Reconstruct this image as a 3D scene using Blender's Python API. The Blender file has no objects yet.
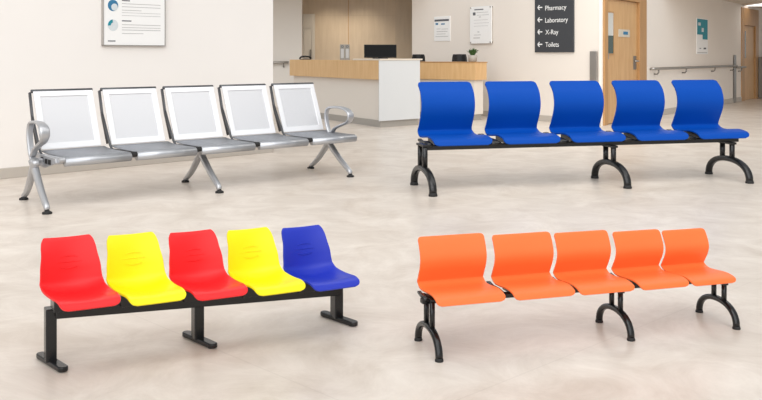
import bpy, bmesh, math
from mathutils import Vector, Matrix

# ------------------------------------------------------------------ camera, world, light, exposure
F, CX, HY, EYE = 900.0, 381.0, 56.0, 1.10       # focal length in px, principal column, horizon row, eye height
scene = bpy.context.scene
C = scene.collection

cam_data = bpy.data.cameras.new('camera')
cam_data.sensor_width = 36.0
cam_data.lens = 36.0 * F / 762.0
cam_data.shift_y = -(200.0 - HY) / 762.0
cam_data.clip_end = 200
cam = bpy.data.objects.new('camera', cam_data)
C.objects.link(cam)
cam.location = (0, 0, EYE)
cam.rotation_euler = (math.radians(90), 0, 0)
scene.camera = cam

world = bpy.data.worlds.new('world')
scene.world = world
world.use_nodes = True
bg = world.node_tree.nodes['Background']
bg.inputs[0].default_value = (0.97, 0.99, 1.0, 1)
bg.inputs[1].default_value = 0.55

scene.view_settings.view_transform = 'Standard'
scene.view_settings.look = 'None'
scene.view_settings.gamma = 1.0
scene.view_settings.use_curve_mapping = False
scene.view_settings.exposure = 0.0


def area(name, loc, sx, sy, power, color=(1, 0.985, 0.965), target=None):
    l = bpy.data.lights.new(name, 'AREA')
    l.shape = 'RECTANGLE'
    l.size, l.size_y, l.energy, l.color = sx, sy, power, color
    o = bpy.data.objects.new(name, l)
    C.objects.link(o)
    o.location = loc
    if target is not None:
        o.rotation_euler = (Vector(target) - Vector(loc)).to_track_quat('-Z', 'Y').to_euler()
    return o


area('lobby_ceiling_light', (-1.0, 5.6, 3.4), 4.0, 2.4, 42)
area('lobby_ceiling_light', (2.6, 7.0, 3.4), 4.0, 2.4, 42)
area('lobby_ceiling_light', (0.3, 2.4, 3.4), 4.0, 1.6, 34)
area('hall_ceiling_light', (3.2, 12.6, 3.2), 3.0, 2.0, 60, (1, 0.95, 0.88))

sun_data = bpy.data.lights.new('front_fill', 'SUN')      # soft fill from behind the camera, added to brighten the walls
sun_data.energy = 2.05
sun_data.angle = math.radians(75)
sun_data.color = (0.98, 0.99, 1.0)
sun = bpy.data.objects.new('front_fill', sun_data)
C.objects.link(sun)
sun.location = (-2, -4, 4)
sun.rotation_euler = Vector((0.10, 1.0, -0.62)).to_track_quat('-Z', 'Y').to_euler()


# ------------------------------------------------------------------ materials
def nodes(name):
    m = bpy.data.materials.new(name)
    m.use_nodes = True
    nt = m.node_tree
    return m, nt, nt.nodes['Principled BSDF']


def srgb(r, g, b):
    f = lambda c: (c / 255 / 12.92) if c / 255 <= 0.04045 else ((c / 255 + 0.055) / 1.055) ** 2.4
    return (f(r), f(g), f(b), 1)


def mat(name, col, rough=0.5, metal=0.0, noise=0.0, nscale=20.0, spec=0.5, coat=0.0, stretch=None):
    m, nt, b = nodes(name)
    b.inputs['Roughness'].default_value = rough
    b.inputs['Metallic'].default_value = metal
    b.inputs['Specular IOR Level'].default_value = spec
    b.inputs['Coat Weight'].default_value = coat
    tc = nt.nodes.new('ShaderNodeTexCoord')
    mp = nt.nodes.new('ShaderNodeMapping')
    if stretch:
        mp.inputs['Scale'].default_value = stretch
    nz = nt.nodes.new('ShaderNodeTexNoise')
    nz.inputs['Scale'].default_value = nscale
    nz.inputs['Detail'].default_value = 4
    nt.links.new(tc.outputs['Object'], mp.inputs[0])
    nt.links.new(mp.outputs[0], nz.inputs['Vector'])
    mx = nt.nodes.new('ShaderNodeMix')
    mx.data_type = 'RGBA'
    mx.inputs[6].default_value = tuple(min(1, c * (1 - noise)) for c in col[:3]) + (1,)
    mx.inputs[7].default_value = tuple(min(1, c * (1 + noise)) for c in col[:3]) + (1,)
    nt.links.new(nz.outputs['Fac'], mx.inputs[0])
    nt.links.new(mx.outputs[2], b.inputs['Base Color'])
    return m


def floor_material():
    m, nt, b = nodes('polished_stone_floor')
    L = nt.links.new
    tc = nt.nodes.new('ShaderNodeTexCoord')
    mp = nt.nodes.new('ShaderNodeMapping')
    mp.inputs['Rotation'].default_value = (0, 0, math.radians(-44))
    L(tc.outputs['Object'], mp.inputs[0])
    n1 = nt.nodes.new('ShaderNodeTexNoise')
    n1.inputs['Scale'].default_value = 2.6
    n1.inputs['Detail'].default_value = 8
    n1.inputs['Roughness'].default_value = 0.72
    n1.inputs['Distortion'].default_value = 0.7
    L(tc.outputs['Object'], n1.inputs['Vector'])
    r1 = nt.nodes.new('ShaderNodeValToRGB')
    r1.color_ramp.elements[0].position = 0.34
    r1.color_ramp.elements[0].color = srgb(204, 191, 178)
    r1.color_ramp.elements[1].position = 0.66
    r1.color_ramp.elements[1].color = srgb(229, 219, 208)
    L(n1.outputs['Fac'], r1.inputs[0])
    br = nt.nodes.new('ShaderNodeTexBrick')
    br.offset = 0.0
    br.inputs['Scale'].default_value = 1.0
    br.inputs['Brick Width'].default_value = 1.9
    br.inputs['Row Height'].default_value = 1.9
    br.inputs['Mortar Size'].default_value = 0.004
    br.inputs['Mortar Smooth'].default_value = 0.3
    br.inputs['Color1'].default_value = (1, 1, 1, 1)
    br.inputs['Color2'].default_value = (0.97, 0.97, 0.97, 1)
    br.inputs['Mortar'].default_value = (0.93, 0.925, 0.92, 1)
    L(mp.outputs[0], br.inputs['Vector'])
    mu = nt.nodes.new('ShaderNodeMix')
    mu.data_type = 'RGBA'
    mu.blend_type = 'MULTIPLY'
    mu.inputs[0].default_value = 1
    L(r1.outputs[0], mu.inputs[6])
    L(br.outputs['Color'], mu.inputs[7])
    L(mu.outputs[2], b.inputs['Base Color'])
    b.inputs['Roughness'].default_value = 0.3
    b.inputs['Specular IOR Level'].default_value = 0.3
    n2 = nt.nodes.new('ShaderNodeTexNoise')
    n2.inputs['Scale'].default_value = 3
    n2.inputs['Detail'].default_value = 5
    L(tc.outputs['Object'], n2.inputs['Vector'])
    rr = nt.nodes.new('ShaderNodeMapRange')
    rr.inputs['To Min'].default_value = 0.24
    rr.inputs['To Max'].default_value = 0.4
    L(n2.outputs['Fac'], rr.inputs[0])
    L(rr.outputs[0], b.inputs['Roughness'])
    return m


def wood_material(name, col, dark):
    m, nt, b = nodes(name)
    L = nt.links.new
    tc = nt.nodes.new('ShaderNodeTexCoord')
    mp = nt.nodes.new('ShaderNodeMapping')
    mp.inputs['Scale'].default_value = (6, 6, 0.8)
    L(tc.outputs['Object'], mp.inputs[0])
    n = nt.nodes.new('ShaderNodeTexNoise')
    n.inputs['Scale'].default_value = 3
    n.inputs['Detail'].default_value = 6
    L(mp.outputs[0], n.inputs['Vector'])
    r = nt.nodes.new('ShaderNodeValToRGB')
    r.color_ramp.elements[0].position = 0.3
    r.color_ramp.elements[0].color = dark
    r.color_ramp.elements[1].position = 0.7
    r.color_ramp.elements[1].color = col
    L(n.outputs['Fac'], r.inputs[0])
    L(r.outputs[0], b.inputs['Base Color'])
    b.inputs['Roughness'].default_value = 0.42
    return m


def perforated_material(name, col, hole, scale, metal, rough, flat):
    m, nt, b = nodes(name)
    L = nt.links.new
    tc = nt.nodes.new('ShaderNodeTexCoord')
    vo = nt.nodes.new('ShaderNodeTexVoronoi')
    vo.inputs['Scale'].default_value = scale
    vo.inputs['Randomness'].default_value = 0.0
    mp = nt.nodes.new('ShaderNodeMapping')
    mp.inputs['Scale'].default_value = flat
    L(tc.outputs['Object'], mp.inputs[0])
    L(mp.outputs[0], vo.inputs['Vector'])
    r = nt.nodes.new('ShaderNodeValToRGB')
    r.color_ramp.elements[0].position = 0.30
    r.color_ramp.elements[0].color = hole
    r.color_ramp.elements[1].position = 0.42
    r.color_ramp.elements[1].color = col
    L(vo.outputs['Distance'], r.inputs[0])
    L(r.outputs[0], b.inputs['Base Color'])
    b.inputs['Metallic'].default_value = metal
    b.inputs['Roughness'].default_value = rough
    return m


M = {}
M['floor'] = floor_material()
M['wall'] = mat('cream_wall_paint', srgb(243, 238, 233), 0.75, noise=0.015, nscale=3)
M['wall_beige'] = mat('beige_wall_paint', srgb(238, 229, 219), 0.75, noise=0.015, nscale=3)
M['wall_grey'] = mat('grey_wall_paint', srgb(220, 214, 206), 0.7, noise=0.02, nscale=3)
M['ceiling'] = mat('ceiling_paint', srgb(225, 214, 200), 0.8, noise=0.01)
M['base'] = mat('baseboard_vinyl', srgb(190, 182, 172), 0.5, noise=0.02)
M['kick'] = mat('plinth_metal', srgb(168, 163, 156), 0.45, metal=0.2, noise=0.03)
M['wood'] = wood_material('light_oak_veneer', srgb(222, 184, 134), srgb(210, 168, 116))
M['wood_door'] = wood_material('door_oak_veneer', srgb(212, 172, 122), srgb(198, 154, 104))
M['wood_frame'] = wood_material('frame_oak', srgb(190, 146, 96), srgb(176, 132, 84))
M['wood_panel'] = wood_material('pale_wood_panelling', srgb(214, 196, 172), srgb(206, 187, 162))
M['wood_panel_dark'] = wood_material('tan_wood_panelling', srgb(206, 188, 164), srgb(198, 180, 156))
M['desk_white'] = mat('white_laminate', srgb(226, 218, 208), 0.4, noise=0.01)
M['desk_grey'] = mat('pale_grey_laminate', srgb(214, 216, 217), 0.4, noise=0.01)
M['desk_top'] = mat('counter_top', srgb(226, 214, 198), 0.35, noise=0.02)
M['white'] = mat('white_card', srgb(246, 245, 243), 0.5, noise=0.01)
M['white_door'] = mat('white_door_paint', srgb(214, 207, 196), 0.5, noise=0.01)
M['frame_grey'] = mat('grey_metal_edge', srgb(178, 174, 170), 0.4, metal=0.6, noise=0.03)
M['ink'] = mat('grey_print', srgb(188, 186, 185), 0.7, noise=0.05)
M['ink_dark'] = mat('dark_print', srgb(96, 98, 104), 0.7, noise=0.05)
M['print_blue'] = mat('blue_print', srgb(52, 120, 160), 0.6, noise=0.2, nscale=30)
M['print_teal'] = mat('teal_print', srgb(24, 140, 156), 0.6, noise=0.25, nscale=14)
M['print_pale'] = mat('pale_print', srgb(214, 220, 222), 0.6, noise=0.08, nscale=30)
M['plate'] = mat('satin_door_plate', srgb(206, 196, 178), 0.5, noise=0.03)
M['sign'] = mat('charcoal_sign_panel', srgb(62, 64, 68), 0.45, noise=0.03)
M['sign_white'] = mat('white_lettering', srgb(244, 244, 242), 0.5, noise=0.0)
M['steel'] = mat('brushed_steel', srgb(176, 172, 167), 0.35, metal=0.8, noise=0.05, stretch=(1, 1, 12))
M['steel_dark'] = mat('satin_steel', srgb(140, 136, 130), 0.35, metal=0.8, noise=0.05)
M['glass_pale'] = mat('pale_window_glass', srgb(206, 206, 200), 0.15, noise=0.02)
M['glass_dark'] = mat('dark_green_glass', srgb(44, 66, 56), 0.15, noise=0.1)
M['black'] = mat('black_plastic', srgb(24, 23, 23), 0.5, noise=0.1, spec=0.3)
M['screen'] = mat('dark_screen', srgb(12, 12, 13), 0.4, noise=0.05, spec=0.15)
M['binder'] = mat('grey_binder_card', srgb(150, 146, 138), 0.6, noise=0.05)
M['pot'] = mat('stone_grey_pot', srgb(176, 168, 158), 0.7, noise=0.08)
M['leaf'] = mat('green_leaf', srgb(66, 98, 48), 0.5, noise=0.35, nscale=30)
M['soil'] = mat('soil', srgb(60, 46, 36), 0.9, noise=0.3)
M['red'] = mat('red_plastic', srgb(238, 30, 34), 0.4, noise=0.02, nscale=60, spec=0.35)
M['yellow'] = mat('yellow_plastic', srgb(244, 228, 4), 0.4, noise=0.02, nscale=60, spec=0.35)
M['blue'] = mat('navy_blue_plastic', srgb(30, 50, 176), 0.4, noise=0.03, nscale=60, spec=0.35)
M['royal'] = mat('royal_blue_plastic', srgb(0, 70, 164), 0.5, noise=0.03, nscale=60, spec=0.14)
M['orange'] = mat('orange_plastic', srgb(250, 118, 58), 0.45, noise=0.02, nscale=60, spec=0.35)
M['frame_black'] = mat('black_powder_coated_steel', srgb(20, 20, 21), 0.25, noise=0.1, spec=0.5)
M['rubber'] = mat('black_rubber', srgb(30, 29, 29), 0.7, noise=0.1)
M['chrome'] = mat('polished_aluminium', srgb(190, 191, 194), 0.38, metal=0.75, noise=0.03)
M['panel_white'] = mat('silver_white_panel_edge', srgb(238, 238, 240), 0.32, metal=0.25, noise=0.01)
M['panel_mesh'] = perforated_material('fine_perforated_silver', srgb(228, 228, 230), srgb(196, 196, 199), 150, 0.3, 0.4, (1, 0, 1.06))
M['seat_mesh'] = perforated_material('fine_perforated_grey', srgb(172, 174, 180), srgb(108, 111, 116), 150, 0.4, 0.5, (1, 1, 0))
M['roll'] = mat('silver_front_roll', srgb(186, 188, 192), 0.36, metal=0.7, noise=0.02)
M['dark_roll'] = mat('dark_grey_edge', srgb(84, 85, 88), 0.35, metal=0.5, noise=0.05)

m, nt, b = nodes('light_diffuser')
b.inputs['Emission Color'].default_value = (1, 0.97, 0.92, 1)
b.inputs['Emission Strength'].default_value = 1.6
M['lamp'] = m


# ------------------------------------------------------------------ mesh helpers
def link(name, bm, material, parent=None, smooth=False, bevel=0.0, seg=2, kind=None, label=None, solid=0.0, sub=0):
    bmesh.ops.recalc_face_normals(bm, faces=bm.faces)
    me = bpy.data.meshes.new(name)
    bm.to_mesh(me)
    bm.free()
    o = bpy.data.objects.new(name, me)
    C.objects.link(o)
    me.materials.append(M[material])
    if smooth:
        for p in me.polygons:
            p.use_smooth = True
    if parent is not None:
        o.parent = parent
    if solid:
        md = o.modifiers.new('thickness', 'SOLIDIFY')
        md.thickness = solid
        md.offset = 0
    if bevel:
        md = o.modifiers.new('bevel', 'BEVEL')
        md.width, md.segments, md.limit_method = bevel, seg, 'ANGLE'
    if sub:
        md = o.modifiers.new('subdivision', 'SUBSURF')
        md.levels = md.render_levels = sub
    if kind:
        o['kind'] = kind
    if label:
        o['label'] = label
    return o


def tag(o, label, cat, group=None):
    o['label'], o['category'] = label, cat
    if group:
        o['group'] = group
    return o


def empty(name, loc=(0, 0, 0), rz=0.0):
    o = bpy.data.objects.new(name, None)
    C.objects.link(o)
    o.location = loc
    o.rotation_euler = (0, 0, rz)
    o.empty_display_size = 0.1
    return o


def box(bm, lo, hi, mtx=None):
    vs = []
    for z in (lo[2], hi[2]):
        for x, y in ((lo[0], lo[1]), (hi[0], lo[1]), (hi[0], hi[1]), (lo[0], hi[1])):
            p = Vector((x, y, z))
            vs.append(bm.verts.new(mtx @ p if mtx else p))
    for f in ((0, 3, 2, 1), (4, 5, 6, 7), (0, 1, 5, 4), (1, 2, 6, 5), (2, 3, 7, 6), (3, 0, 4, 7)):
        bm.faces.new([vs[i] for i in f])
    return bm


def nbox(lo, hi, mtx=None):
    return box(bmesh.new(), lo, hi, mtx)


def catmull(pts, n):
    P = [Vector(p) for p in pts]
    P = [2 * P[0] - P[1]] + P + [2 * P[-1] - P[-2]]
    out = []
    for i in range(1, len(P) - 2):
        for k in range(n):
            t = k / n
            a, b2, c, d = P[i - 1], P[i], P[i + 1], P[i + 2]
            out.append(0.5 * ((2 * b2) + (c - a) * t + (2 * a - 5 * b2 + 4 * c - d) * t * t + (3 * b2 - a - 3 * c + d) * t ** 3))
    out.append(P[-2])
    return out


def sweep(bm, pts, rs, rt, side=(1, 0, 0), n=12, power=1.0, closed=False):
    """rs: radius along 'side', rt: radius across it; both may be lists."""
    pts = [Vector(p) for p in pts]
    N = len(pts)
    S0 = Vector(side).normalized()
    rings = []
    for i, p in enumerate(pts):
        if closed:
            t = pts[(i + 1) % N] - pts[i - 1]
        else:
            t = pts[min(i + 1, N - 1)] - pts[max(i - 1, 0)]
        t.normalize()
        s = (S0 - t * S0.dot(t)).normalized()
        u = t.cross(s)
        a = rs[i] if isinstance(rs, (list, tuple)) else rs
        c = rt[i] if isinstance(rt, (list, tuple)) else rt
        ring = []
        for k in range(n):
            th = 2 * math.pi * (k + 0.5) / n
            cs, sn = math.cos(th), math.sin(th)
            x = math.copysign(abs(cs) ** power, cs) * a
            y = math.copysign(abs(sn) ** power, sn) * c
            ring.append(bm.verts.new(p + s * x + u * y))
        rings.append(ring)
    for i in range(N if closed else N - 1):
        A, B = rings[i], rings[(i + 1) % N]
        for k in range(n):
            bm.faces.new((A[k], A[(k + 1) % n], B[(k + 1) % n], B[k]))
    if not closed:
        bm.faces.new(rings[0][::-1])
        bm.faces.new(rings[-1])
    return bm


def lathe(bm, prof, n=24, c=(0, 0, 0)):
    rings = []
    for r, z in prof:
        rings.append([bm.verts.new((c[0] + r * math.cos(2 * math.pi * k / n), c[1] + r * math.sin(2 * math.pi * k / n), c[2] + z)) for k in range(n)])
    for A, B in zip(rings, rings[1:]):
        for k in range(n):
            bm.faces.new((A[k], A[(k + 1) % n], B[(k + 1) % n], B[k]))
    bm.faces.new(rings[0][::-1])
    bm.faces.new(rings[-1])
    return bm


def lv(u, v, z):                       # bench coordinates: along, to the front, up
    return Vector((u, -v, z))


# ------------------------------------------------------------------ the room
def ground(px, py):                    # a spot on the floor as seen in the photograph
    d = F * EYE / (py - HY)
    return Vector(((px - CX) * d / F, d, 0))


class Wall:
    """A straight upright plane known by two spots at its foot."""

    def __init__(self, a, b):
        self.a, self.b = ground(*a), ground(*b)
        d = self.b - self.a
        self.d = d.normalized()
        self.len = d.length
        self.ang = math.atan2(d.y, d.x)
        n = Vector((self.d.y, -self.d.x, 0))
        if n.dot(-self.a) < 0:
            n = -n
        self.n = n
        # local frame: x along the wall, -y out of it towards the room
        self.m = Matrix.Translation(self.a) @ Matrix.Rotation(self.ang, 4, 'Z')

    def s(self, px):                   # distance along the wall seen at column px
        k = (px - CX) / F
        return (k * self.a.y - self.a.x) / (self.d.x - k * self.d.y)

    def z(self, px, py):
        y = self.a.y + self.d.y * self.s(px)
        return EYE - (py - HY) * y / F

    def slab(self, name, s0, s1, z0, z1, y0, y1, material, parent=None, **kw):
        return link(name, nbox((s0, y0, z0), (s1, y1, z1), None if parent is not None else self.m), material, parent, **kw)

    def root(self, name):
        return empty(name, self.a, self.ang)


def struct(o):
    o['kind'] = 'structure'
    return o


struct(link('floor', nbox((-16, -3, -0.1), (18, 34, 0)), 'floor'))

# left wall with the notice
WL = Wall((0, 179), (273, 152))
sE = WL.len
struct(WL.slab('wall_left', -3.0, sE, 0, 3.3, 0, 0.18, 'wall'))
struct(WL.slab('baseboard_left', -3.0, sE, 0, 0.095, -0.015, 0, 'base', bevel=0.004))

# grey wall behind the left wall's end
WG = Wall((262, 107), (302, 107))
struct(WG.slab('wall_passage', -2.2, WG.len, 0, 3.3, 0, 0.16, 'wall_grey'))
# recess behind the desk: panelled back wall, white door
WB = Wall((296, 103.2), (414, 103.2))
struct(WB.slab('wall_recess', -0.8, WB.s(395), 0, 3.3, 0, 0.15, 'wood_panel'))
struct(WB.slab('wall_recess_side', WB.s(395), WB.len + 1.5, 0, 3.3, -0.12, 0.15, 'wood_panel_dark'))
o = struct(link('trim_1', nbox((WB.s(348.1), -0.006, 0), (WB.s(348.7), 0, 2.9), WB.m), 'wood_frame'))
struct(link('trim_2', nbox((WB.s(318), -0.006, WB.z(350, 15.6)), (WB.s(395), 0, WB.z(350, 15.1)), WB.m), 'wood_panel_dark'))
d3 = WB.root('door_3')
struct(d3)
WB.slab('door_leaf', WB.s(302), WB.s(312), 0, WB.z(310, 28), -0.04, -0.002, 'white_door', d3, bevel=0.006)
WB.slab('door_panel', WB.s(304), WB.s(310.6), WB.z(310, 58), WB.z(310, 31), -0.052, -0.038, 'white_door', d3, bevel=0.006)
bm = nbox((WB.s(312), -0.06, 0), (WB.s(315), -0.002, WB.z(310, 14)))
box(bm, (WB.s(302), -0.06, WB.z(310, 28)), (WB.s(312), -0.002, WB.z(310, 14)))
link('door_frame', bm, 'white_door', d3, bevel=0.006)
link('door_handle', sweep(bmesh.new(), [(WB.s(310.8), -0.08, 1.0), (WB.s(310.8), -0.08, 1.25)], 0.015, 0.015), 'steel_dark', d3, smooth=True)

# beige wall with the signs
WS = Wall((412, 110), (601, 126))
struct(WS.slab('wall_back', 0, WS.len, 0, 3.3, 0, 0.03, 'wall_beige'))
struct(WS.slab('baseboard_back', 0, WS.len, 0, 0.10, -0.015, 0, 'base', bevel=0.004))

# corridor wall with door and handrail
WR = Wall((601, 126), (731, 103))
sD0, sD1 = WR.s(603.5), WR.s(646)
s2a, s2b = WR.s(742), WR.s(757)
hD = WR.z(635, 2.0)
bm = nbox((WR.s(645), 0, 0), (WR.s(741), 0.15, 3.3), WR.m)
box(bm, (0, 0, hD + 0.14), (WR.s(647), 0.03, 3.3), WR.m)
box(bm, (0, 0, 0), (WR.s(603), 0.03, hD + 0.14), WR.m)
struct(link('wall_right', bm, 'wall_beige'))
bm = nbox((WR.s(758), 0, 0), (WR.s(800), 0.15, 3.3), WR.m)
box(bm, (WR.s(741), 0, 2.29), (WR.s(758), 0.15, 3.3), WR.m)
struct(link('wall_corridor', bm, 'wall_beige'))
struct(WR.slab('baseboard_right', WR.s(647), WR.s(741.5), 0, 0.11, -0.015, 0, 'base', bevel=0.004))

d1 = WR.root('door_1')
struct(d1)
z0 = hD
bm = nbox((WR.s(603), -0.03, 0), (WR.s(606.5), 0.1, hD + 0.14))
box(bm, (WR.s(638.2), -0.03, 0), (WR.s(645.2), 0.1, hD + 0.14))
box(bm, (WR.s(606.5), -0.03, hD), (WR.s(638.2), 0.1, hD + 0.14))
link('door_frame', bm, 'wood_frame', d1, bevel=0.006)
WR.slab('door_leaf', WR.s(606.7), WR.s(638.0), 0.008, hD - 0.006, 0.02, 0.065, 'wood_door', d1, bevel=0.004)
pv = [WR.s(608.6), WR.s(614.2), WR.z(611, 53.5), WR.z(611, 12.5)]
bm = nbox((pv[0] - 0.02, 0.008, pv[2] - 0.02), (pv[0], 0.02, pv[3] + 0.02))
box(bm, (pv[1], 0.008, pv[2] - 0.02), (pv[1] + 0.02, 0.02, pv[3] + 0.02))
box(bm, (pv[0], 0.008, pv[2] - 0.02), (pv[1], 0.02, pv[2]))
box(bm, (pv[0], 0.008, pv[3]), (pv[1], 0.02, pv[3] + 0.02))
vf = link('vision_panel', bm, 'wood_frame', d1)
zm = WR.z(611, 35.5)
link('upper_pane', nbox((pv[0], 0.013, zm), (pv[1], 0.019, pv[3])), 'glass_pale', vf, label='pale upper half of the door glass')
link('lower_pane', nbox((pv[0], 0.013, pv[2]), (pv[1], 0.019, zm)), 'glass_dark', vf, label='dark green lower half of the door glass')
sp = link('door_plate', nbox((WR.s(619.5), 0.012, WR.z(625, 37)), (WR.s(630.5), 0.019, WR.z(625, 29.5))), 'plate', d1)
link('plate_mark', nbox((WR.s(624), 0.009, WR.z(626, 34.6)), (WR.s(628.5), 0.012, WR.z(626, 31.6))), 'print_blue', sp)
hz0, hz1 = WR.z(637, 69.5), WR.z(637, 56)
hs = WR.s(635.8)
hp = link('handle_plate', nbox((hs - 0.075, 0.012, hz0), (hs + 0.075, 0.02, hz1)), 'steel_dark', d1, bevel=0.003)
zc = (hz0 + hz1) / 2 + 0.03
link('door_handle', sweep(bmesh.new(), [(hs, 0.012, zc), (hs, -0.045, zc), (hs - 0.02, -0.055, zc), (hs - 0.19, -0.055, zc)], 0.014, 0.014, (0, 0, 1)), 'steel', d1, smooth=True)
link('hinge', nbox((WR.s(606.4), -0.034, 1.05), (WR.s(606.9), 0.018, 1.15)), 'steel', d1)

d2 = WR.root('door_2')
struct(d2)
bm = nbox((WR.s(741), -0.02, 0), (WR.s(744), 0.1, 2.29))
box(bm, (WR.s(755), -0.02, 0), (WR.s(758), 0.1, 2.29))
box(bm, (WR.s(744), -0.02, 1.86), (WR.s(755), 0.1, 2.29))
link('door_frame', bm, 'wood_frame', d2, bevel=0.006)
WR.slab('door_leaf', WR.s(744.1), WR.s(754.9), 0.008, 1.855, 0.02, 0.065, 'wood_door', d2)
link('vision_panel', nbox((WR.s(745.3), 0.012, WR.z(746, 58)), (WR.s(746.4), 0.02, WR.z(746, 31))), 'glass_dark', d2)

# ceilings at the back
struct(link('ceiling', nbox((2.5, 16.6, 2.36), (18, 34, 2.5)), 'ceiling'))
struct(link('ceiling_recess', nbox((-6, 17.5, 2.62), (2.5, 24, 2.75)), 'ceiling'))
lt = empty('ceiling_light', (0, 0, 0))
zc = 2.36
dl = F * (zc - EYE) / (HY - 4.0)
xl = (764 - CX) * dl / F
lt.location = (xl, dl, zc)
tag(lt, 'square recessed ceiling light in the corridor ceiling at the top right', 'ceiling light')
bm = nbox((-0.36, -0.75, -0.02), (0.36, -0.67, 0))
box(bm, (-0.36, 0.67, -0.02), (0.36, 0.75, 0))
box(bm, (-0.36, -0.67, -0.02), (-0.3, 0.67, 0))
box(bm, (0.3, -0.67, -0.02), (0.36, 0.67, 0))
link('frame', bm, 'white', lt)
link('diffuser', nbox((-0.3, -0.67, -0.012), (0.3, 0.67, -0.001)), 'lamp', lt)

# recessed downlights wash the panelled wall
for px in (331, 362):
    p = WB.m @ Vector((WB.s(px), -0.75, 2.6))
    l = bpy.data.lights.new('downlight', 'SPOT')
    l.energy, l.spot_size, l.spot_blend, l.color, l.shadow_soft_size = 50, math.radians(100), 1.0, (1, 0.88, 0.7), 0.06
    o = bpy.data.objects.new('downlight', l)
    C.objects.link(o)
    o.location = p
    o.rotation_euler = (math.radians(16), 0, 0)


# ------------------------------------------------------------------ wall fittings
def text_mesh(txt, size):
    cu = bpy.data.curves.new('lettering', 'FONT')
    cu.body = txt
    cu.size = size
    cu.extrude = 0.002
    cu.offset = 0.0
    o = bpy.data.objects.new('lettering', cu)
    C.objects.link(o)
    bpy.context.view_layer.update()
    me = bpy.data.meshes.new_from_object(o.evaluated_get(bpy.context.evaluated_depsgraph_get()))
    bpy.data.objects.remove(o)
    return me


def text_obj(name, txt, x, y, z, width, height, material, parent):
    me = text_mesh(txt, 1.0)
    xs = [v.co.x for v in me.vertices]
    ys = [v.co.y for v in me.vertices]
    kx = width / (max(xs) - min(xs))
    kz = height / 0.72
    x0 = min(xs)
    for v in me.vertices:
        v.co = Vector((x + (v.co.x - x0) * kx, y - v.co.z * 1.0, z + v.co.y * kz))
    me.materials.clear()
    me.materials.append(M[material])
    o = bpy.data.objects.new(name, me)
    C.objects.link(o)
    o.parent = parent
    return o


def bars(name, W, rows, y, material, parent):
    """rows of print: (px0, px1, py, thickness in px)"""
    if name != 'text_lines' and len(rows) > 1:
        return [bars(name, W, [q], y, material, parent) for q in rows]
    bm = bmesh.new()
    for a, b2, py, t in rows:
        pm = (a + b2) / 2
        box(bm, (W.s(a), y - 0.0015, W.z(pm, py + t / 2)), (W.s(b2), y, W.z(pm, py - t / 2)))
    return link(name, bm, material, parent)


def disc(bm, W, px, py, r, y, a0=0, a1=360, t=0.0015, rin=0.0):
    c = Vector((W.s(px), y, W.z(px, py)))
    n = 28
    A, B = [], []
    for k in range(n + 1):
        th = math.radians(a0 + (a1 - a0) * k / n)
        d = Vector((math.cos(th), 0, math.sin(th)))
        A.append((bm.verts.new(c + d * r), bm.verts.new(c + d * r + Vector((0, -t, 0)))))
        B.append((bm.verts.new(c + d * rin), bm.verts.new(c + d * rin + Vector((0, -t, 0)))))
    for k in range(n):
        bm.faces.new((A[k][1], A[k + 1][1], B[k + 1][1], B[k][1]))
        bm.faces.new((A[k][0], A[k + 1][0], A[k + 1][1], A[k][1]))
    return bm


# patient notice on the left wall
nb = WL.root('notice_board')
tag(nb, 'white framed notice with two round blue pictures on the left wall above the metal bench', 'notice board')
s0, s1 = WL.s(101.2), WL.s(163.8)
zb, zt = WL.z(133, 46), WL.z(133, -38)
link('panel', nbox((s0 + 0.008, -0.03, zb + 0.008), (s1 - 0.008, 0, zt)), 'white', nb)
bm = nbox((s0, -0.036, zb), (s0 + 0.01, 0, zt))
box(bm, (s1 - 0.01, -0.036, zb), (s1, 0, zt))
box(bm, (s0, -0.036, zb), (s1, 0, zb + 0.01))
link('frame', bm, 'frame_grey', nb, bevel=0.002)
R1 = 0.056
pic = link('picture', disc(bmesh.new(), WL, 111.4, 5.5, R1, -0.0302), 'print_blue', nb, label='upper round picture in blue')
bm = disc(bmesh.new(), WL, 112.8, 7.2, R1 * 0.62, -0.032)
link('picture_figure', bm, 'print_pale', pic)
pic = link('picture', disc(bmesh.new(), WL, 111.4, 25.3, R1, -0.0302), 'print_pale', nb, label='lower round picture, pale with a teal edge')
link('picture_edge', disc(bmesh.new(), WL, 111.4, 25.3, R1, -0.032, 95, 185, rin=R1 * 0.45), 'print_teal', pic)
bars('heading', WL, [(120.3, 128.3, 0.8, 1.0), (120.3, 129.8, 21.0, 1.0)], -0.0302, 'ink_dark', nb)
bars('text_lines', WL, [(120.3, 158.8, 4.6, .55), (120.3, 158.8, 7.6, .55), (120.3, 139.8, 10.6, .55), (120.3, 158.8, 13.4, .4), (120.3, 158.8, 16.2, .4),
                        (120.3, 158.8, 25.2, .55), (120.3, 158.8, 28, .5), (120.3, 158.8, 30.4, .6), (120.3, 141.8, 33.6, .55)], -0.0302, 'ink', nb)
bars('footer', WL, [(106.3, 113.8, 41, 1.0)], -0.0302, 'ink_dark', nb)


def wall_panel(name, W, x0, x1, y0, y1, label, cat, material, y=-0.018, off=0.0):
    r = W.root(name)
    tag(r, label, cat)
    pm = (x0 + x1) / 2
    link('panel', nbox((W.s(x0), y, W.z(pm, y1)), (W.s(x1), -off, W.z(pm, y0))), material, r, bevel=0.002)
    return r


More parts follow.
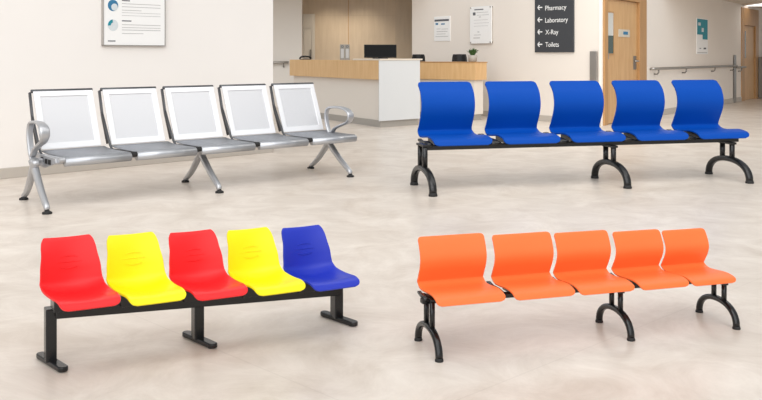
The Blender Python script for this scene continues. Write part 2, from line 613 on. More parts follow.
# small notice with a dark heading band
p = wall_panel('wall_notice', WS, 434.5, 450.5, 16.5, 41, 'small white notice with a dark blue heading on the beige wall behind the desk', 'notice', 'white', -0.01)
bars('heading', WS, [(435, 449.3, 20.3, 2.0)], -0.0102, 'ink_dark', p)
bars('emblem', WS, [(436, 438.6, 24, 1.8), (441.5, 445.2, 24, 1.2)], -0.0102, 'print_blue', p)
bars('text_lines', WS, [(437, 441, 29, .5), (442, 448.5, 29, .5), (437, 448, 31.5, .5), (437, 446, 34, .5), (436, 448.5, 36.5, .5)], -0.0102, 'ink', p)

# acrylic notice on stand-offs
DX = 1.8
p = wall_panel('wall_notice', WS, 470 + DX, 491.5 + DX, 6.5, 43.5, 'larger white notice on corner stand-offs, on the beige wall above the potted plant', 'notice', 'white', -0.045, 0.03)
bars('heading', WS, [(476.3, 485.3, 9.6, 1.0)], -0.0452, 'ink_dark', p)
bars('emblem', WS, [(474.8, 477.4, 14, 3)], -0.0452, 'ink_dark', p)
bars('text_lines', WS, [(478.3, 489.8, 12.4, .4), (478.8, 490.8, 15, .4), (480.8, 482.8, 17, .8), (475.8, 489.8, 20, .3), (475.8, 490.8, 23, .3), (475.8, 489.8, 26, .3),
                        (479.3, 481.3, 32, .8), (475.8, 482.8, 35, .5), (475.3, 481.8, 38, .8)], -0.0452, 'ink', p)
for px in (470.9 + DX, 490.6 + DX):
    for py in (7.6, 42.4):
        c = Vector((WS.s(px), 0, WS.z(480, py)))
        link('stand_off', sweep(bmesh.new(), [c, c + Vector((0, -0.055, 0))], 0.014, 0.014), 'steel', p, smooth=True)

# wayfinding sign
sg = WS.root('direction_sign')
tag(sg, 'charcoal direction sign with white arrows and Pharmacy, Laboratory, X-Ray and Toilets', 'sign')
s0, s1 = WS.s(536), WS.s(574.6)
link('panel', nbox((s0, -0.03, WS.z(555, 52.3)), (s1, 0, WS.z(555, -16))), 'sign', sg, bevel=0.003)
for txt, x0, x1, py in (('Pharmacy', 545, 566, 10.0), ('Laboratory', 545, 567.5, 22.3), ('X-Ray', 545.2, 558, 34.4), ('Toilets', 545.2, 558.5, 46.8)):
    zz = WS.z((x0 + x1) / 2, py)
    text_obj('lettering', txt, WS.s(x0 + 1.6), -0.0305, zz, WS.s(x1) - WS.s(x0), 0.082, 'sign_white', sg)
    zc = WS.z(540, py - 2.4)
    a, e = WS.s(539.2), WS.s(543.6)
    bm = nbox((a + 0.01, -0.034, zc - 0.009), (e, -0.0302, zc + 0.009))
    for sgn in (1, -1):
        mt = Matrix.Translation((a, 0, zc)) @ Matrix.Rotation(-sgn * math.radians(45), 4, 'Y')
        box(bm, (-0.006, -0.034, -0.009), (0.055, -0.0302, 0.009), mt)
    link('arrow', bm, 'sign_white', sg)

# teal poster on the corridor wall
p = wall_panel('wall_poster', WR, 696.3, 707.3, 18.5, 54, 'white poster with a teal picture on the corridor wall above the handrail', 'poster', 'white', -0.012)
bars('picture', WR, [(696.6, 707, 27, 15.5), (702, 707, 37, 5)], -0.0122, 'print_teal', p)
bars('picture_highlight', WR, [(697.6, 700, 24, 3), (701, 703, 30, 4)], -0.0138, 'print_pale', p)
bars('emblem', WR, [(703, 705.5, 48.5, 1.6), (699, 700.5, 48.3, .8)], -0.0122, 'ink_dark', p)
bars('footer', WR, [(696.8, 706.5, 52.7, 0.8)], -0.0122, 'ink', p)


# handrails and guards
def handrail(W, x0, x1, z, brackets, label, end=True):
    r = W.root('handrail')
    tag(r, label, 'handrail')
    a, e = W.s(x0), W.s(x1)
    link('rail', sweep(bmesh.new(), [(a, -0.02, z), (a, -0.075, z), (a + 0.02, -0.085, z), (e, -0.085, z)], 0.026, 0.022, (0, 0, 1)), 'steel', r, smooth=True)
    for px in brackets:
        s = W.s(px)
        link('bracket', sweep(bmesh.new(), [(s, -0.085, z - 0.015), (s, -0.085, z - 0.07), (s, -0.06, z - 0.1), (s, 0, z - 0.1)], 0.013, 0.013), 'steel_dark', r, smooth=True)
    return r


handrail(WR, 649.5, 733, WR.z(690, 67.3), (654, 682, 711, 730), 'long steel handrail on brackets along the corridor wall under the teal poster')
handrail(WR, 735.2, 742, WR.z(739, 67.0), (738,), 'short steel handrail beside the far corridor door')
handrail(WG, 268, 289, WG.z(280, 62.3), (272, 284), 'steel handrail on the grey wall at the left end of the reception desk')


def guard(W, x0, x1, z1, label, material='steel', d=0.03):
    o = link('wall_guard', nbox((W.s(x0), -d, 0), (W.s(x1), -0.016, z1), W.m), material, None, bevel=0.004)
    tag(o, label, 'wall guard')
    return o


guard(WS, 591.8, 598.4, WS.z(594, 51.2), 'steel corner guard on the beige wall just left of the oak door', d=0.05)
o = guard(WR, 733, 735, WR.z(734, 55), 'narrow upright steel guard between the two corridor handrails', 'steel_dark', d=0.03)
o = link('wall_guard', nbox((WR.s(757.3), -0.3, 0), (WR.s(762.5), -0.022, WR.z(758, 57)), WR.m), 'steel_dark', None, bevel=0.01)
tag(o, 'wide steel guard post at the right edge beside the far corridor door', 'wall guard')

# ------------------------------------------------------------------ reception
WD = Wall((290, 114.8), (380, 127.8))      # long front of the left desk
WE = Wall((380, 127.8), (420, 124.8))      # its grey end


def poly_prism(pts, z0, z1):
    bm = bmesh.new()
    A = [bm.verts.new((p.x, p.y, z0)) for p in pts]
    B = [bm.verts.new((p.x, p.y, z1)) for p in pts]
    n = len(pts)
    bm.faces.new(A[::-1])
    bm.faces.new(B)
    for i in range(n):
        bm.faces.new((A[i], A[(i + 1) % n], B[(i + 1) % n], B[i]))
    return bm


rd = WD.root('reception_desk')
tag(rd, 'reception desk with an oak band over white panels and a pale grey end', 'reception desk')
inv = (Matrix.Translation(WD.a) @ Matrix.Rotation(WD.ang, 4, 'Z')).inverted()
L_ = WD.len
zt = 1.035
eb = inv @ (WE.a + WE.d * WE.len)
ed = (eb - Vector((L_, 0, 0))).normalized()
P = lambda s, t: Vector((s, 0, 0)) + ed * t      # desk footprint: along the front, then back along the end
T = WE.len
link('base_panel', poly_prism([P(0.06, 0.06), P(L_ - 0.02, 0.06), P(L_ - 0.02, 0.5), P(0.06, 0.5)], 0.10, 0.735), 'desk_white', rd, bevel=0.003)
link('plinth', poly_prism([P(0.1, 0.07), P(L_ - 0.035, 0.03), P(L_ - 0.035, T - 0.03), P(0.1, 0.5)], 0, 0.105), 'kick', rd)
link('oak_band', poly_prism([P(0, -0.01), P(L_ - 0.01, -0.01), P(L_ - 0.01, 0.3), P(0, 0.3)], 0.735, zt - 0.003), 'wood', rd, bevel=0.004)
link('end_panel', poly_prism([P(L_ - 0.022, -0.014), P(L_, -0.014), P(L_, T), P(L_ - 0.022, T)], 0.10, zt - 0.003), 'desk_grey', rd, bevel=0.002)
link('counter_top', poly_prism([P(L_ - 0.9, -0.012), P(L_ + 0.012, -0.012), P(L_ + 0.012, T + 0.05), P(L_ - 0.9, T + 0.05)], zt - 0.002, zt + 0.022), 'desk_top', rd, bevel=0.004)
link('work_surface', poly_prism([P(0.1, 0.3), P(L_ - 0.93, 0.3), P(L_ - 0.93, 0.95), P(0.1, 0.95)], 0.74, 0.775), 'desk_top', rd)
link('side_panel', poly_prism([P(0.1, 0.3), P(0.13, 0.3), P(0.13, 0.95), P(0.1, 0.95)], 0, 0.74), 'desk_white', rd)

# right desk
WC = Wall((421, 117.6), (475.5, 120.7))
rc = WC.root('reception_desk')
tag(rc, 'lower reception desk with an oak band behind the blue bench, carrying the potted plant', 'reception desk')
l2 = WC.len
zt2 = 1.0
link('base_panel', nbox((-0.15, 0.04, 0.1), (l2 - 0.05, 0.3, 0.69)), 'desk_white', rc)
link('plinth', nbox((-0.15, 0.06, 0), (l2 - 0.07, 0.28, 0.1)), 'kick', rc)
link('oak_band', nbox((-0.15, 0, 0.69), (l2, 0.34, zt2 - 0.02)), 'wood', rc, bevel=0.004)
link('counter_top', nbox((-0.15, -0.005, zt2 - 0.02), (l2 + 0.005, 0.36, zt2)), 'wood_frame', rc, bevel=0.004)

# monitor on the desk
mo = empty('monitor', inv.inverted() @ (P(L_ - 0.35, 0.3) + Vector((0, 0, zt + 0.022))), 0.06)
mo.location.z = zt + 0.022
Zm = mo.location.y
wm = 32.5 * Zm / F
mo.location.x = (380.3 - CX) * Zm / F
hm = EYE - (44.6 - HY) * Zm / F - mo.location.z - 0.02
tag(mo, 'black computer monitor on the reception desk', 'monitor')
link('housing', nbox((-wm / 2, -0.02, 0.014), (wm / 2, 0.025, 0.02 + hm)), 'black', mo, bevel=0.006)
link('screen', nbox((-wm / 2 + 0.012, -0.023, 0.035), (wm / 2 - 0.012, -0.02, hm + 0.008)), 'screen', mo)
bm = nbox((-0.12, -0.05, 0), (0.12, 0.12, 0.012))
box(bm, (-0.03, 0.026, 0.01), (0.03, 0.05, 0.15))
link('stand', bm, 'black', mo, bevel=0.003)

# two box binders on the back work surface
for i, (px, lab) in enumerate(((342.3, 'grey upright binder on the desk, the left one of a pair'), (347.2, 'grey upright binder on the desk, right one of a pair nearer the monitor'))):
    q = P(0, 0)
    d = 15.9
    r = empty('binder', ((px - CX) * d / F, d, 0.775), 0.05)
    tag(r, lab, 'binder', 'binders on the reception desk')
    w, h = 4.6 * d / F, EYE + (HY - 44.5) * d / F - 0.775
    link('cover', nbox((-w / 2, -0.13, 0), (w / 2, 0.13, h)), 'binder', r, bevel=0.004)
    link('spine_label', nbox((-w / 2 + 0.015, -0.133, h * 0.55), (w / 2 - 0.015, -0.13, h * 0.85)), 'ink', r)
    link('finger_ring', sweep(bmesh.new(), [(0.018 * math.cos(a * math.pi / 6), -0.132, h * 0.93 + 0.018 * math.sin(a * math.pi / 6)) for a in range(12)], 0.005, 0.005, (0, 1, 0), 6, closed=True), 'ink_dark', r)

# telephone at the desk's left end
d = 16.95
tp = empty('telephone', ((305 - CX) * d / F, d, 0.775), 0.3)
tag(tp, 'black desk telephone at the left end of the reception desk', 'telephone')
zt_ = EYE - (56.3 - HY) * d / F - 0.775
link('stand', nbox((-0.09, -0.08, 0), (0.09, 0.09, zt_ - 0.05)), 'black', tp, bevel=0.012)
link('handset', sweep(bmesh.new(), [(-0.11, -0.03, zt_ - 0.045), (-0.08, -0.03, zt_ - 0.01), (0, -0.03, zt_), (0.08, -0.03, zt_ - 0.01), (0.11, -0.03, zt_ - 0.045)], 0.025, 0.016, (0, 1, 0)), 'black', tp, smooth=True)


# office chairs behind the right desk
def office_chair(px, d, w_px, top_py, rz, label):
    r = empty('office_chair', ((px - CX) * d / F, d, 0), rz)
    tag(r, label, 'office chair', 'office chairs behind the reception desk')
    w = w_px * d / F
    zt = EYE - (top_py - HY) * d / F
    bm = bmesh.new()
    n, mrows = 12, 10
    g = []
    for j in range(mrows + 1):
        t = j / mrows
        row = []
        for i in range(n + 1):
            s = i / n * 2 - 1
            hw = w / 2 * (0.9 + 0.1 * math.sin(math.pi * t)) * (1 if t < 0.85 else 1 - 0.10 * ((t - 0.85) / 0.15) ** 2)
            row.append(bm.verts.new((s * hw, 0.05 * s * s - 0.06 * t, 0.62 + (zt - 0.62) * t)))
        g.append(row)
    for j in range(mrows):
        for i in range(n):
            bm.faces.new((g[j][i], g[j][i + 1], g[j + 1][i + 1], g[j + 1][i]))
    link('backrest', bm, 'black', r, smooth=True, solid=0.05, bevel=0.012)
    link('seat', nbox((-w / 2, -0.02, 0.44), (w / 2, 0.45, 0.52)), 'black', r, bevel=0.03, seg=3)
    link('back_support', sweep(bmesh.new(), [(0, 0.2, 0.46), (0, -0.06, 0.48), (0, -0.06, 0.8)], 0.03, 0.012), 'black', r)
    link('pedestal', sweep(bmesh.new(), [(0, 0.2, 0.07), (0, 0.2, 0.45)], 0.028, 0.028), 'steel_dark', r, smooth=True)
    bm = bmesh.new()
    for k in range(5):
        a = 2 * math.pi * k / 5
        e = Vector((0.27 * math.cos(a), 0.2 + 0.27 * math.sin(a), 0.05))
        sweep(bm, [(0, 0.2, 0.09), e], 0.02, 0.016, (0, 0, 1), 8)
        sweep(bm, [e + Vector((-0.02, 0, -0.021)), e + Vector((0.02, 0, -0.021))], 0.028, 0.028, (0, 1, 0), 10)
    link('base', bm, 'black', r, smooth=True)


office_chair(418.5, 17.3, 13, 54.3, math.pi, 'black office chair behind the desk, the one nearer the monitor')
office_chair(459.5, 16.62, 14.5, 54.2, math.pi - 0.05, 'black office chair behind the desk, beside the potted plant')

# potted plant
pp = WC.m @ Vector((WC.s(467), 0.17, 0))
pp.x = (472.6 - CX) * pp.y / F
pl = empty('potted_plant', (pp.x, pp.y, zt2))
tag(pl, 'small bushy green plant in a grey pot on the right end of the desk', 'plant')
k = pp.y / F
pt = link('pot', lathe(bmesh.new(), [(3.4 * k, 0), (4.2 * k, 0.5 * k), (4.5 * k, 6.3 * k), (4.2 * k, 6.6 * k), (4.0 * k, 6.2 * k)], 24), 'pot', pl, smooth=True)
link('soil', lathe(bmesh.new(), [(4.0 * k, 5.6 * k), (3.9 * k, 6.0 * k)], 20), 'soil', pl)
import random
rnd = random.Random(4)
bm = bmesh.new()
for i in range(90):
    a = rnd.random() * 2 * math.pi
    rr = rnd.uniform(0.1, 1.0)
    base = Vector((math.cos(a) * 1.6 * k * rr, math.sin(a) * 1.6 * k * rr, 5.9 * k))
    ln = rnd.uniform(0.6, 1.0)
    out = Vector((math.cos(a), math.sin(a), 0))
    mid = base + out * (3.2 * k * rr * ln) + Vector((0, 0, 5.4 * k * ln))
    tip = base + out * (6.6 * k * rr * ln) + Vector((0, 0, (9.4 - 3.6 * rr) * k * ln))
    sd = Vector((-math.sin(a), math.cos(a), 0)) * (0.95 * k)
    b0, b1 = bm.verts.new(base - sd * 0.3), bm.verts.new(base + sd * 0.3)
    m0, m1, mm = bm.verts.new(mid - sd), bm.verts.new(mid + sd), None
    t0 = bm.verts.new(tip)
    bm.faces.new((b0, b1, m1, m0))
    bm.faces.new((m0, m1, t0))
link('foliage', bm, 'leaf', pl, solid=0.002)


# ------------------------------------------------------------------ benches
def shell(prof, W, thick, half_width, dish, ribs=None, n=18, seg=5, raise_side=None):
    """Bent seat shell: prof = list of (v, z) from the top of the back to the front lip."""
    pts = catmull([(v, z, 0) for v, z in prof], seg)
    Ls = [0]
    for a, b2 in zip(pts, pts[1:]):
        Ls.append(Ls[-1] + (b2 - a).length)
    tot = Ls[-1]
    bm = bmesh.new()
    g = []
    for i, p in enumerate(pts):
        t = pts[min(i + 1, len(pts) - 1)] - pts[max(i - 1, 0)]
        t.normalize()
        nv, nz = -t.y, t.x                   # towards the sitter
        if nv * 1 + nz * 1 < 0:
            nv, nz = -nv, -nz
        hw = half_width(Ls[i] / tot, Ls[i], tot)
        dc = dish(Ls[i] / tot)
        row = []
        for k in range(n + 1):
            s = math.sin((k / n * 2 - 1) * math.pi / 2 * 0.92) / math.sin(math.pi / 2 * 0.92)
            off = dc * s * s
            row.append(bm.verts.new(lv(W / 2 + s * hw, p.x + nv * off, p.y + nz * off)))
        g.append(row)
    for j in range(len(g) - 1):
        for k in range(n):
            bm.faces.new((g[j][k], g[j][k + 1], g[j + 1][k + 1], g[j + 1][k]))
    return bm


def round_end(d, r):
    if d >= r:
        return 0.0
    return r - math.sqrt(max(0, r * r - (r - d) ** 2))


def arch_leg(parent, u, vr, vf_, z_arch, z_beam, k, vpost, skew):
    """Arched foot under two short posts."""
    leg = link('leg', bmesh.new(), 'frame_black', parent)
    vm, hw = (vr + vf_) / 2, (vf_ - vr) / 2
    pts = []
    N = 22
    for i in range(N + 1):
        th = math.pi * i / N
        c = math.cos(th)
        v = vm - hw * math.copysign(abs(c) ** 0.92, c)
        z = 0.016 * k + (z_arch - 0.016 * k) * math.sin(th) ** 0.85
        pts.append(lv(u + skew * v, v, z))
    bm = bmesh.new()
    sweep(bm, pts, 0.031 * k, 0.025 * k, (1, 0, 0), 14, 0.8)
    for dv in (-0.075 * k, 0.075 * k):
        vv = vpost + dv
        zz = 0.016 * k + (z_arch - 0.016 * k) * math.sqrt(max(0.02, 1 - ((vv - vm) / hw) ** 2)) - 0.012 * k
        uu = u + skew * vv
        sweep(bm, [lv(uu, vv, zz), lv(uu, vv, z_beam)], 0.022 * k, 0.02 * k, (1, 0, 0), 12, 0.7)
    me = leg.data
    bmesh.ops.recalc_face_normals(bm, faces=bm.faces)
    bm.to_mesh(me)
    bm.free()
    for p in me.polygons:
        p.use_smooth = True
    for vv in (vr, vf_):
        bm = bmesh.new()
        lathe(bm, [(0.034 * k, 0), (0.036 * k, 0.008 * k), (0.03 * k, 0.028 * k)], 18, lv(u + skew * vv, vv, 0))
        link('foot_pad', bm, 'rubber', leg, smooth=True)
    bm = bmesh.new()
    uu = u + skew * vpost
    box(bm, lv(uu - 0.026 * k, vpost + 0.1 * k, z_beam - 0.016 * k), lv(uu + 0.026 * k, vpost - 0.1 * k, z_beam + 0.004 * k))
    link('clamp_plate', bm, 'frame_black', leg, bevel=0.004 * k)
    return leg


def wave_bench(X0, Y0, psi, W, U, vtop, ztop, zs, vb, vf_, zf, uLMR, vr, vfoot, skew, k, material, label, tilt=0.0, z_arch=0.2, vpost=0.33, narrow=0.0, lean=0.0):
    r = empty('waiting_bench', (X0, Y0, 0), psi)
    tag(r, label, 'bench')
    WS_ = W if isinstance(W, list) else [W] * 5
    h = ztop - zs
    prof = [(vtop, ztop), (vtop + 0.022 * k, ztop - 0.05 * h), (vb + 0.055 * k, ztop - 0.2 * h), (vb + 0.078 * k, ztop - 0.40 * h),
            (vb + 0.066 * k, ztop - 0.58 * h), (vb + 0.028 * k, ztop - 0.78 * h), (vb + 0.004 * k, ztop - 0.91 * h),
            (vb + 0.016 * k, zs + 0.02 * k), (vb + 0.065 * k, zs - 0.004 * k), (vb + 0.15 * k, zs - 0.008 * k),
            (vf_ - 0.16 * k, zs + 0.004 * k), (vf_ - 0.075 * k, zs - 0.004 * k), (vf_ - 0.022 * k, zs - 0.022 * k), (vf_, zf + 0.004 * k)]

    def hw(t, d, tot):
        w = W / 2 * (1 - narrow * (1 - min(1, max(0, (t - 0.45) / 0.15))))
        return w - round_end(d, 0.035 * k) - round_end(tot - d, 0.045 * k)
    dish = lambda t: 0.012 * k * math.sin(math.pi * min(1, max(0, t / 0.55))) if t < 0.55 else 0.0
    beam_v = vpost
    zb0, zb1 = zf - 0.034 * k, zf + 0.006 * k
    x0, x1 = U[0] - 0.05 * k, U[-1] + WS_[-1] * 0.86
    b_ = link('beam', nbox((x0, -beam_v - 0.032 * k, zb0), (x1, -beam_v + 0.032 * k, zb1)), 'frame_black', r, bevel=0.006 * k)
    for v in b_.data.vertices:
        v.co.z += tilt * v.co.x
    for i, u in enumerate(U):
        W = WS_[i]
        hk = 1 + 0.6 * (W / (sum(WS_) / 5) - 1)
        pr_ = [(v, zs + (z - zs) * hk) for v, z in prof]
        sh = link('seat_shell', shell(pr_, W, 0.01, hw, dish), material, r, smooth=True, solid=0.013 * k, bevel=0.003 * k)
        for q in sh.data.vertices:
            q.co.x += lean * (-q.co.y - 0.3 * k)
        sh.location = (u, 0, tilt * (u + W / 2))
        # cast arm between neighbouring shells
        g = (u - (U[i - 1] + WS_[i - 1])) if i else 0.03 * k
        ca = u - g / 2
        bm = bmesh.new()
        dz = tilt * ca
        sweep(bm, [lv(ca, beam_v + 0.05 * k, zb1 + 0.0 * k + dz), lv(ca, beam_v - 0.06 * k, zb1 + 0.014 * k + dz), lv(ca, vb + (0.1 if i else 0.17) * k, zs - (0.03 if i else 0.05) * k + dz), lv(ca, vb + (0.03 if i else 0.1) * k, zs - (0.012 if i else 0.035) * k + dz)],
              [q_ * min(1, 0.55 * g / (0.05 * k)) if i else q_ * 0.6 for q_ in (0.052 * k, 0.05 * k, 0.03 * k, 0.03 * k)], [0.014 * k, 0.016 * k, 0.014 * k, 0.011 * k], (1, 0, 0), 12, 0.6)
        link('seat_arm', bm, 'frame_black', r, smooth=True)
        bm = bmesh.new()
        cu = u + W / 2
        box(bm, lv(cu - W * 0.40, beam_v + 0.03 * k, zb1 - 0.002 * k), lv(cu + W * 0.40, vb + 0.12 * k, zs - 0.016 * k))
        sb = link('seat_bracket', bm, 'frame_black', r)
        sb.location.z = tilt * cu
    for u in uLMR:
        arch_leg(r, u, vr, vfoot, z_arch, zb0 + tilt * u + (0.05 * k if u == uLMR[0] else 0), k, vpost, skew)
    return r


wave_bench(0.323, 7.722, 0.253, 0.513, [0, 0.614, 1.228, 1.843, 2.459], -0.041, 0.872, 0.425, -0.02, 0.413, 0.361,
           (-0.048, 1.648, 2.819), 0.032, 0.666, -0.055, 1.0, 'royal',
           'five-seat waiting bench with royal blue wave-shaped plastic shells on black arched legs', z_arch=0.18, vpost=0.33, narrow=0.06, lean=0.05)
wave_bench(0.144, 3.46, 0.305, [0.273, 0.254, 0.242, 0.223, 0.210], [-0.008, 0.301, 0.573, 0.841, 1.077], 0.006, 0.392, 0.222, 0.004, 0.222, 0.196,
           (0.006, 0.800, 1.288), -0.02, 0.228, -0.04, 0.45, 'orange',
           'five-seat waiting bench with orange wave-shaped plastic shells on black arched legs', tilt=-0.012, z_arch=0.092, vpost=0.115)


# --- bench with red, yellow and blue bucket shells
def bucket_bench(X0, Y0, psi, W, U, k, skew, uLMR, vr, vfoot, tilt):
    r = empty('waiting_bench', (X0, Y0, 0), psi)
    tag(r, 'five-seat waiting bench with red, yellow and blue plastic bucket shells on black T-shaped legs', 'bench')
    zt, zs, zl = 0.446, 0.262, 0.266
    vt, vc, vfr = 0.026, 0.075, 0.308
    h = zt - zs
    prof = [(vt, zt), (vt + 0.008, zt - 0.05 * h), (vt + 0.022, zt - 0.25 * h), (vt + 0.032, zt - 0.48 * h), (vt + 0.036, zt - 0.68 * h), (vt + 0.042, zt - 0.84 * h),
            (vc + 0.012, zs + 0.010), (vc + 0.042, zs - 0.002), (vc + 0.09, zs - 0.003), (vc + 0.15, zs + 0.004), (vfr - 0.045, zs + 0.010), (vfr - 0.016, zs + 0.006), (vfr, zl - 0.014)]

    def hw(t, d, tot):
        # narrower head, shoulders widening to the hips, slightly waisted at the front
        keys = [(0, 0.82), (0.12, 0.88), (0.28, 0.96), (0.42, 1.0), (0.56, 1.0), (0.8, 0.97), (1, 0.92)]
        for (a, x), (b2, y) in zip(keys, keys[1:]):
            if t <= b2:
                f = (t - a) / (b2 - a)
                f = f * f * (3 - 2 * f)
                w = (x + (y - x) * f) * W / 2
                break
        return w - round_end(d, 0.022) * 0.8 - round_end(tot - d, 0.024)

    def dish(t):
        if t < 0.12:
            return 0.004 + 0.012 * t / 0.12
        return 0.016 + 0.012 * math.sin(math.pi * min(1, (t - 0.12) / 0.6)) if t < 0.72 else 0.016 * max(0.0, (1 - t) / 0.28)
    vbm, z0, z1 = 0.085, 0.172, 0.210
    b_ = link('beam', nbox((U[0] + 0.052, -vbm - 0.022, z0), (uLMR[2] + 0.02, -vbm + 0.022, z1)), 'frame_black', r, bevel=0.004)
    for v in b_.data.vertices:
        v.co.z += tilt * v.co.x
    cols = ['red', 'yellow', 'red', 'yellow', 'blue']
    for u, c in zip(U, cols):
        sh = link('seat_shell', shell(prof, W, 0.006, hw, dish), c, r, smooth=True, solid=0.007, bevel=0.002,
                  label={'red': 'red', 'yellow': 'yellow', 'blue': 'navy blue'}[c] + ' plastic bucket shell')
        for q in sh.data.vertices:
            q.co.x += 0.14 * (-q.co.y - 0.1)
        sh.location = (u, 0, tilt * (u + W / 2))
        # three moulded lines across the back
        bm = bmesh.new()
        for j, (dz, wd) in enumerate(((0.36, 0.030), (0.45, 0.044), (0.54, 0.030))):
            z = zt - dz * h
            vv = vt + 0.022 + (dz - 0.25) * 0.043
            pts = []
            for i in range(9):
                s = i / 8 * 2 - 1
                pts.append(lv(W / 2 + 0.14 * (vv - 0.1) + s * wd, vv + 0.0045 + 0.016 * (s * wd / (W / 2)) ** 2 * 1.3, z + (0.005 * (1 - s * s) if j == 0 else (0.001 if j == 1 else -0.005 * (1 - s * s)))))
            sweep(bm, pts, [0.0004 + 0.0016 * math.sin(math.pi * i / 8) for i in range(9)], 0.0016, (0, 0, 1), 6)
        link('moulded_line', bm, c, sh, smooth=True)
        bm = bmesh.new()
        cu = u + W / 2
        box(bm, lv(cu - 0.07, vbm + 0.07, z1 + 0.0), lv(cu + 0.07, vbm - 0.02, zs - 0.008))
        sb = link('seat_bracket', bm, 'frame_black', r, bevel=0.003)
        sb.location.z = tilt * cu
        bm = bmesh.new()
        box(bm, lv(u + 0.06, vbm + 0.018, z1 - 0.002), lv(u + 0.09, vbm - 0.018, zs - 0.006))
        sb = link('seat_arm', bm, 'frame_black', r, bevel=0.002)
        sb.location.z = tilt * u
    for u in uLMR:
        vp = vr + 0.44 * (vfoot - vr)
        up = u + skew * vp
        bm = bmesh.new()
        box(bm, lv(up - 0.019, vp + 0.026, 0.012), lv(up + 0.019, vp - 0.026, z0 + 0.03 + tilt * u))
        leg = link('leg', bm, 'frame_black', r, bevel=0.004)
        d = Vector((skew, -1, 0)).normalized()
        sd = Vector((-d.y, d.x, 0))
        a, e = lv(u + skew * vr, vr, 0), lv(u + skew * vfoot, vfoot, 0)
        outline = []
        hwid = 0.018
        for c0, dr in ((a, -1), (e, 1)):
            for i in range(9):
                th = math.pi * i / 8 - math.pi / 2
                outline.append(c0 + d * (dr * (math.cos(th) * hwid - hwid)) + sd * (math.sin(th) * hwid * (1 if dr > 0 else -1)))
        link('foot_bar', poly_prism(outline, 0.002, 0.020), 'frame_black', leg, bevel=0.004)
        bm = bmesh.new()
        lathe(bm, [(0.014, 0), (0.014, 0.004)], 12, a + d * 0.025)
        link('foot_pad', bm, 'rubber', leg)
        bm = bmesh.new()
        lathe(bm, [(0.014, 0), (0.014, 0.004)], 12, e - d * 0.025)
        link('foot_pad', bm, 'rubber', leg)
    return r


bucket_bench(-1.234, 3.252, 0.49, 0.216, [-0.010, 0.219, 0.449, 0.679, 0.909], 0.45, 0.255, (0.015, 0.553, 1.145), -0.039, 0.178, -0.050)


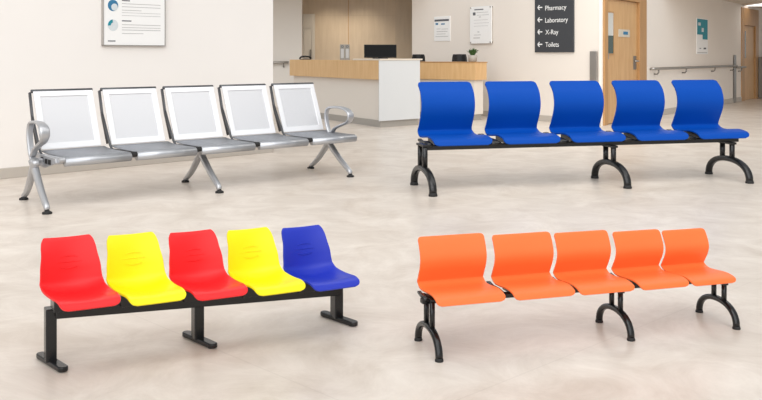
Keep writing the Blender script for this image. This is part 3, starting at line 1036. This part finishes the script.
# --- perforated metal bench
def metal_bench(X0, Y0, psi, W, U, uLMR, vr, vfoot, skew):
    r = empty('waiting_bench', (X0, Y0, 0), psi)
    tag(r, 'five-seat perforated silver metal waiting bench with armrests in front of the cream wall', 'bench')
    zt, vt, zb, vb = 0.824, -0.03, 0.388, 0.13
    vfr, zfr, zse = 0.588, 0.345, 0.370
    up = Vector((0, -(vt - vb), zt - zb))
    hgt = up.length
    e = up.normalized()
    nrm = Vector((0, -e.z, e.y))
    if nrm.y > 0:
        nrm = -nrm
    bd = 0.047

    def back_pt(x, t, o):
        return Vector((x, -vb, zb)) + e * t + nrm * o
    hub_v, hub_z = 0.33, 0.285
    link('beam', nbox((uLMR[0] - 0.06, -0.32, 0.29), (U[-1] + W, -0.25, 0.345)), 'chrome', r, bevel=0.008)
    for i, u in enumerate(U):
        bm = bmesh.new()
        xs = (0.012, bd + 0.012, W - bd - 0.03, W - 0.03)
        ts = (0, bd, hgt - bd * 0.9, hgt)
        for a in range(3):
            for c in range(3):
                if a == 1 and c == 1:
                    continue
                q = [(xs[a], ts[c]), (xs[a + 1], ts[c]), (xs[a + 1], ts[c + 1]), (xs[a], ts[c + 1])]
                f = [bm.verts.new(back_pt(x, t, 0.004)) for x, t in q]
                bm.faces.new(f)
        bmesh.ops.remove_doubles(bm, verts=bm.verts, dist=1e-5)
        bk = link('backrest', bm, 'panel_white', r, solid=0.012, bevel=0.002)
        bk.location.x = u
        bm = bmesh.new()
        f = [bm.verts.new(back_pt(x, t, 0.001)) for x, t in ((xs[1] - 0.002, ts[1] - 0.002), (xs[2] + 0.002, ts[1] - 0.002), (xs[2] + 0.002, ts[2] + 0.002), (xs[1] - 0.002, ts[2] + 0.002))]
        bm.faces.new(f)
        link('mesh_panel', bm, 'panel_mesh', bk, solid=0.004)
        bm = bmesh.new()
        tp = back_pt(0, hgt + 0.006, -0.006)
        sweep(bm, [tp + Vector((0.002, 0, 0)), tp + Vector((W - 0.026, 0, 0))], 0.014, 0.014, (0, 1, 0), 14)
        link('top_roll', bm, 'dark_roll', bk, smooth=True)
        # upright bracket at the left edge, behind the panel
        bm = bmesh.new()
        sweep(bm, [back_pt(-0.004, hgt, -0.02), back_pt(-0.006, hgt * 0.55, -0.035), back_pt(-0.006, 0.02, -0.02)], 0.009, 0.016, (1, 0, 0), 8, 0.6)
        sweep(bm, [back_pt(-0.006, hgt * 0.62, -0.03), back_pt(-0.006, 0.0, 0.015), lv(-0.006, 0.2, zse - 0.03)], 0.008, 0.010, (1, 0, 0), 8, 0.6)
        link('side_bracket', bm, 'dark_roll', bk, smooth=True, label='dark grey upright bracket beside the panel')
        # seat
        prof = catmull([(vb + 0.0, zse + 0.012, 0), (vb + 0.06, zse + 0.002, 0), (0.3, zse - 0.004, 0), (vfr - 0.06, zse - 0.006, 0), (vfr - 0.03, zse - 0.006, 0)], 5)
        bm = bmesh.new()
        rows = [[bm.verts.new(lv(x, p.x, p.y)) for x in (0.012, W * 0.5, W)] for p in prof]
        for A, B in zip(rows, rows[1:]):
            for q in range(2):
                bm.faces.new((A[q], A[q + 1], B[q + 1], B[q]))
        st = link('seat', bm, 'seat_mesh', r, smooth=True, solid=0.006)
        st.location.x = u
        bm = bmesh.new()
        sweep(bm, [lv(0.010, vfr - 0.033, zse - 0.038), lv(W + 0.002, vfr - 0.033, zse - 0.038)], 0.033, 0.033, (0, 1, 0), 20)
        link('front_roll', bm, 'roll', st, smooth=True)
        bm = bmesh.new()
        cl = lv(-0.022, vfr - 0.035, zse - 0.022)
        sweep(bm, [cl + Vector((-0.014, 0, 0)), cl + Vector((0.03, 0, 0))], 0.02, 0.02, (0, 1, 0), 14)
        box(bm, lv(-0.03, vfr - 0.04, zse - 0.04), lv(0.008, vb + 0.02, zse - 0.006))
        link('side_rail', bm, 'rubber' if i else 'chrome', st)
    # end plates with slots
    for u, name in ((U[0] - 0.05, 'end_plate'), (U[-1] + W + 0.012, 'end_plate')):
        bm = bmesh.new()
        pts = [(vb - 0.0, zse + 0.02), (vb + 0.1, zse + 0.0), (vfr - 0.06, zse - 0.01), (vfr - 0.05, zse - 0.045), (hub_v, 0.275), (hub_v - 0.16, 0.285), (vb + 0.05, zse - 0.06)]
        A = [bm.verts.new(lv(u, a, z)) for a, z in pts]
        B = [bm.verts.new(lv(u + 0.02, a, z)) for a, z in pts]
        bm.faces.new(A)
        bm.faces.new(B[::-1])
        for q in range(len(pts)):
            bm.faces.new((A[q], A[(q + 1) % len(pts)], B[(q + 1) % len(pts)], B[q]))
        ep = link(name, bm, 'chrome', r, bevel=0.004)
        bm = bmesh.new()
        for a, z in ((0.30, 0.335), (0.37, 0.328), (0.43, 0.326)):
            box(bm, lv(u - 0.003, a + 0.022, z - 0.018), lv(u + 0.004, a - 0.022, z + 0.018))
        link('slot', bm, 'rubber', ep, label='dark slots in the silver end plate')
    # legs
    for u in uLMR:
        bm = bmesh.new()
        hubp = lv(u + skew * hub_v, hub_v, hub_z)
        ff = lv(u + skew * vfoot, vfoot, 0.028)
        fr = lv(u + skew * vr, vr, 0.028)
        pf = catmull([hubp + Vector((0, 0.04, 0.05)), hubp + Vector((0, -0.02, -0.03)), hubp.lerp(ff, 0.55) + Vector((0, 0.008, 0.0)), ff + Vector((0, 0.02, 0.03)), ff], 5)
        n = len(pf)
        sweep(bm, pf, [0.030 - 0.010 * i / (n - 1) for i in range(n)], [0.030 - 0.012 * i / (n - 1) for i in range(n)], (1, 0, 0), 14, 0.8)
        pr = catmull([hubp + Vector((0, -0.03, 0.05)), hubp + Vector((0, 0.04, -0.03)), hubp.lerp(fr, 0.55) + Vector((0, -0.01, -0.01)), fr + Vector((0, -0.05, 0.03)), fr], 5)
        sweep(bm, pr, [0.030 - 0.010 * i / (n - 1) for i in range(n)], [0.030 - 0.012 * i / (n - 1) for i in range(n)], (1, 0, 0), 14, 0.8)
        leg = link('leg', bm, 'chrome', r, smooth=True)
        for q in (ff, fr):
            bm = bmesh.new()
            lathe(bm, [(0.034, 0), (0.034, 0.012), (0.018, 0.02), (0.013, 0.032)], 20, (q.x, q.y, 0))
            link('foot_pad', bm, 'rubber', leg, smooth=True)
    # armrests: bent loops at both ends
    for u, vk in ((U[0] - 0.095, 0.58), (U[-1] + W - 0.03, 0.74)):
        loop = catmull([lv(u, 0.18 + (-q.y - 0.18) * vk, q.z) for q in [lv(u, 0.36, 0.28), lv(u, 0.24, 0.37), lv(u, 0.185, 0.47), lv(u, 0.18, 0.55), lv(u, 0.225, 0.60), lv(u, 0.36, 0.613), lv(u, 0.52, 0.607), lv(u, 0.63, 0.575),
                        lv(u, 0.655, 0.525), lv(u, 0.60, 0.478), lv(u, 0.47, 0.445), lv(u, 0.35, 0.41), lv(u, 0.28, 0.36)]], 5)
        n = len(loop)
        rs = []
        for i in range(n):
            t = i / (n - 1)
            rs.append(0.024 + 0.014 * math.exp(-((t - 0.62) / 0.16) ** 2))
        bm = sweep(bmesh.new(), loop, rs, 0.012, (1, 0, 0), 14, 0.7)
        link('armrest', bm, 'chrome', r, smooth=True)
    return r


metal_bench(-2.69, 6.89, 0.752, 0.522, [0.024, 0.592, 1.160, 1.732, 2.305], (-0.038, 1.370, 2.766), -0.03, 0.70, -0.17)
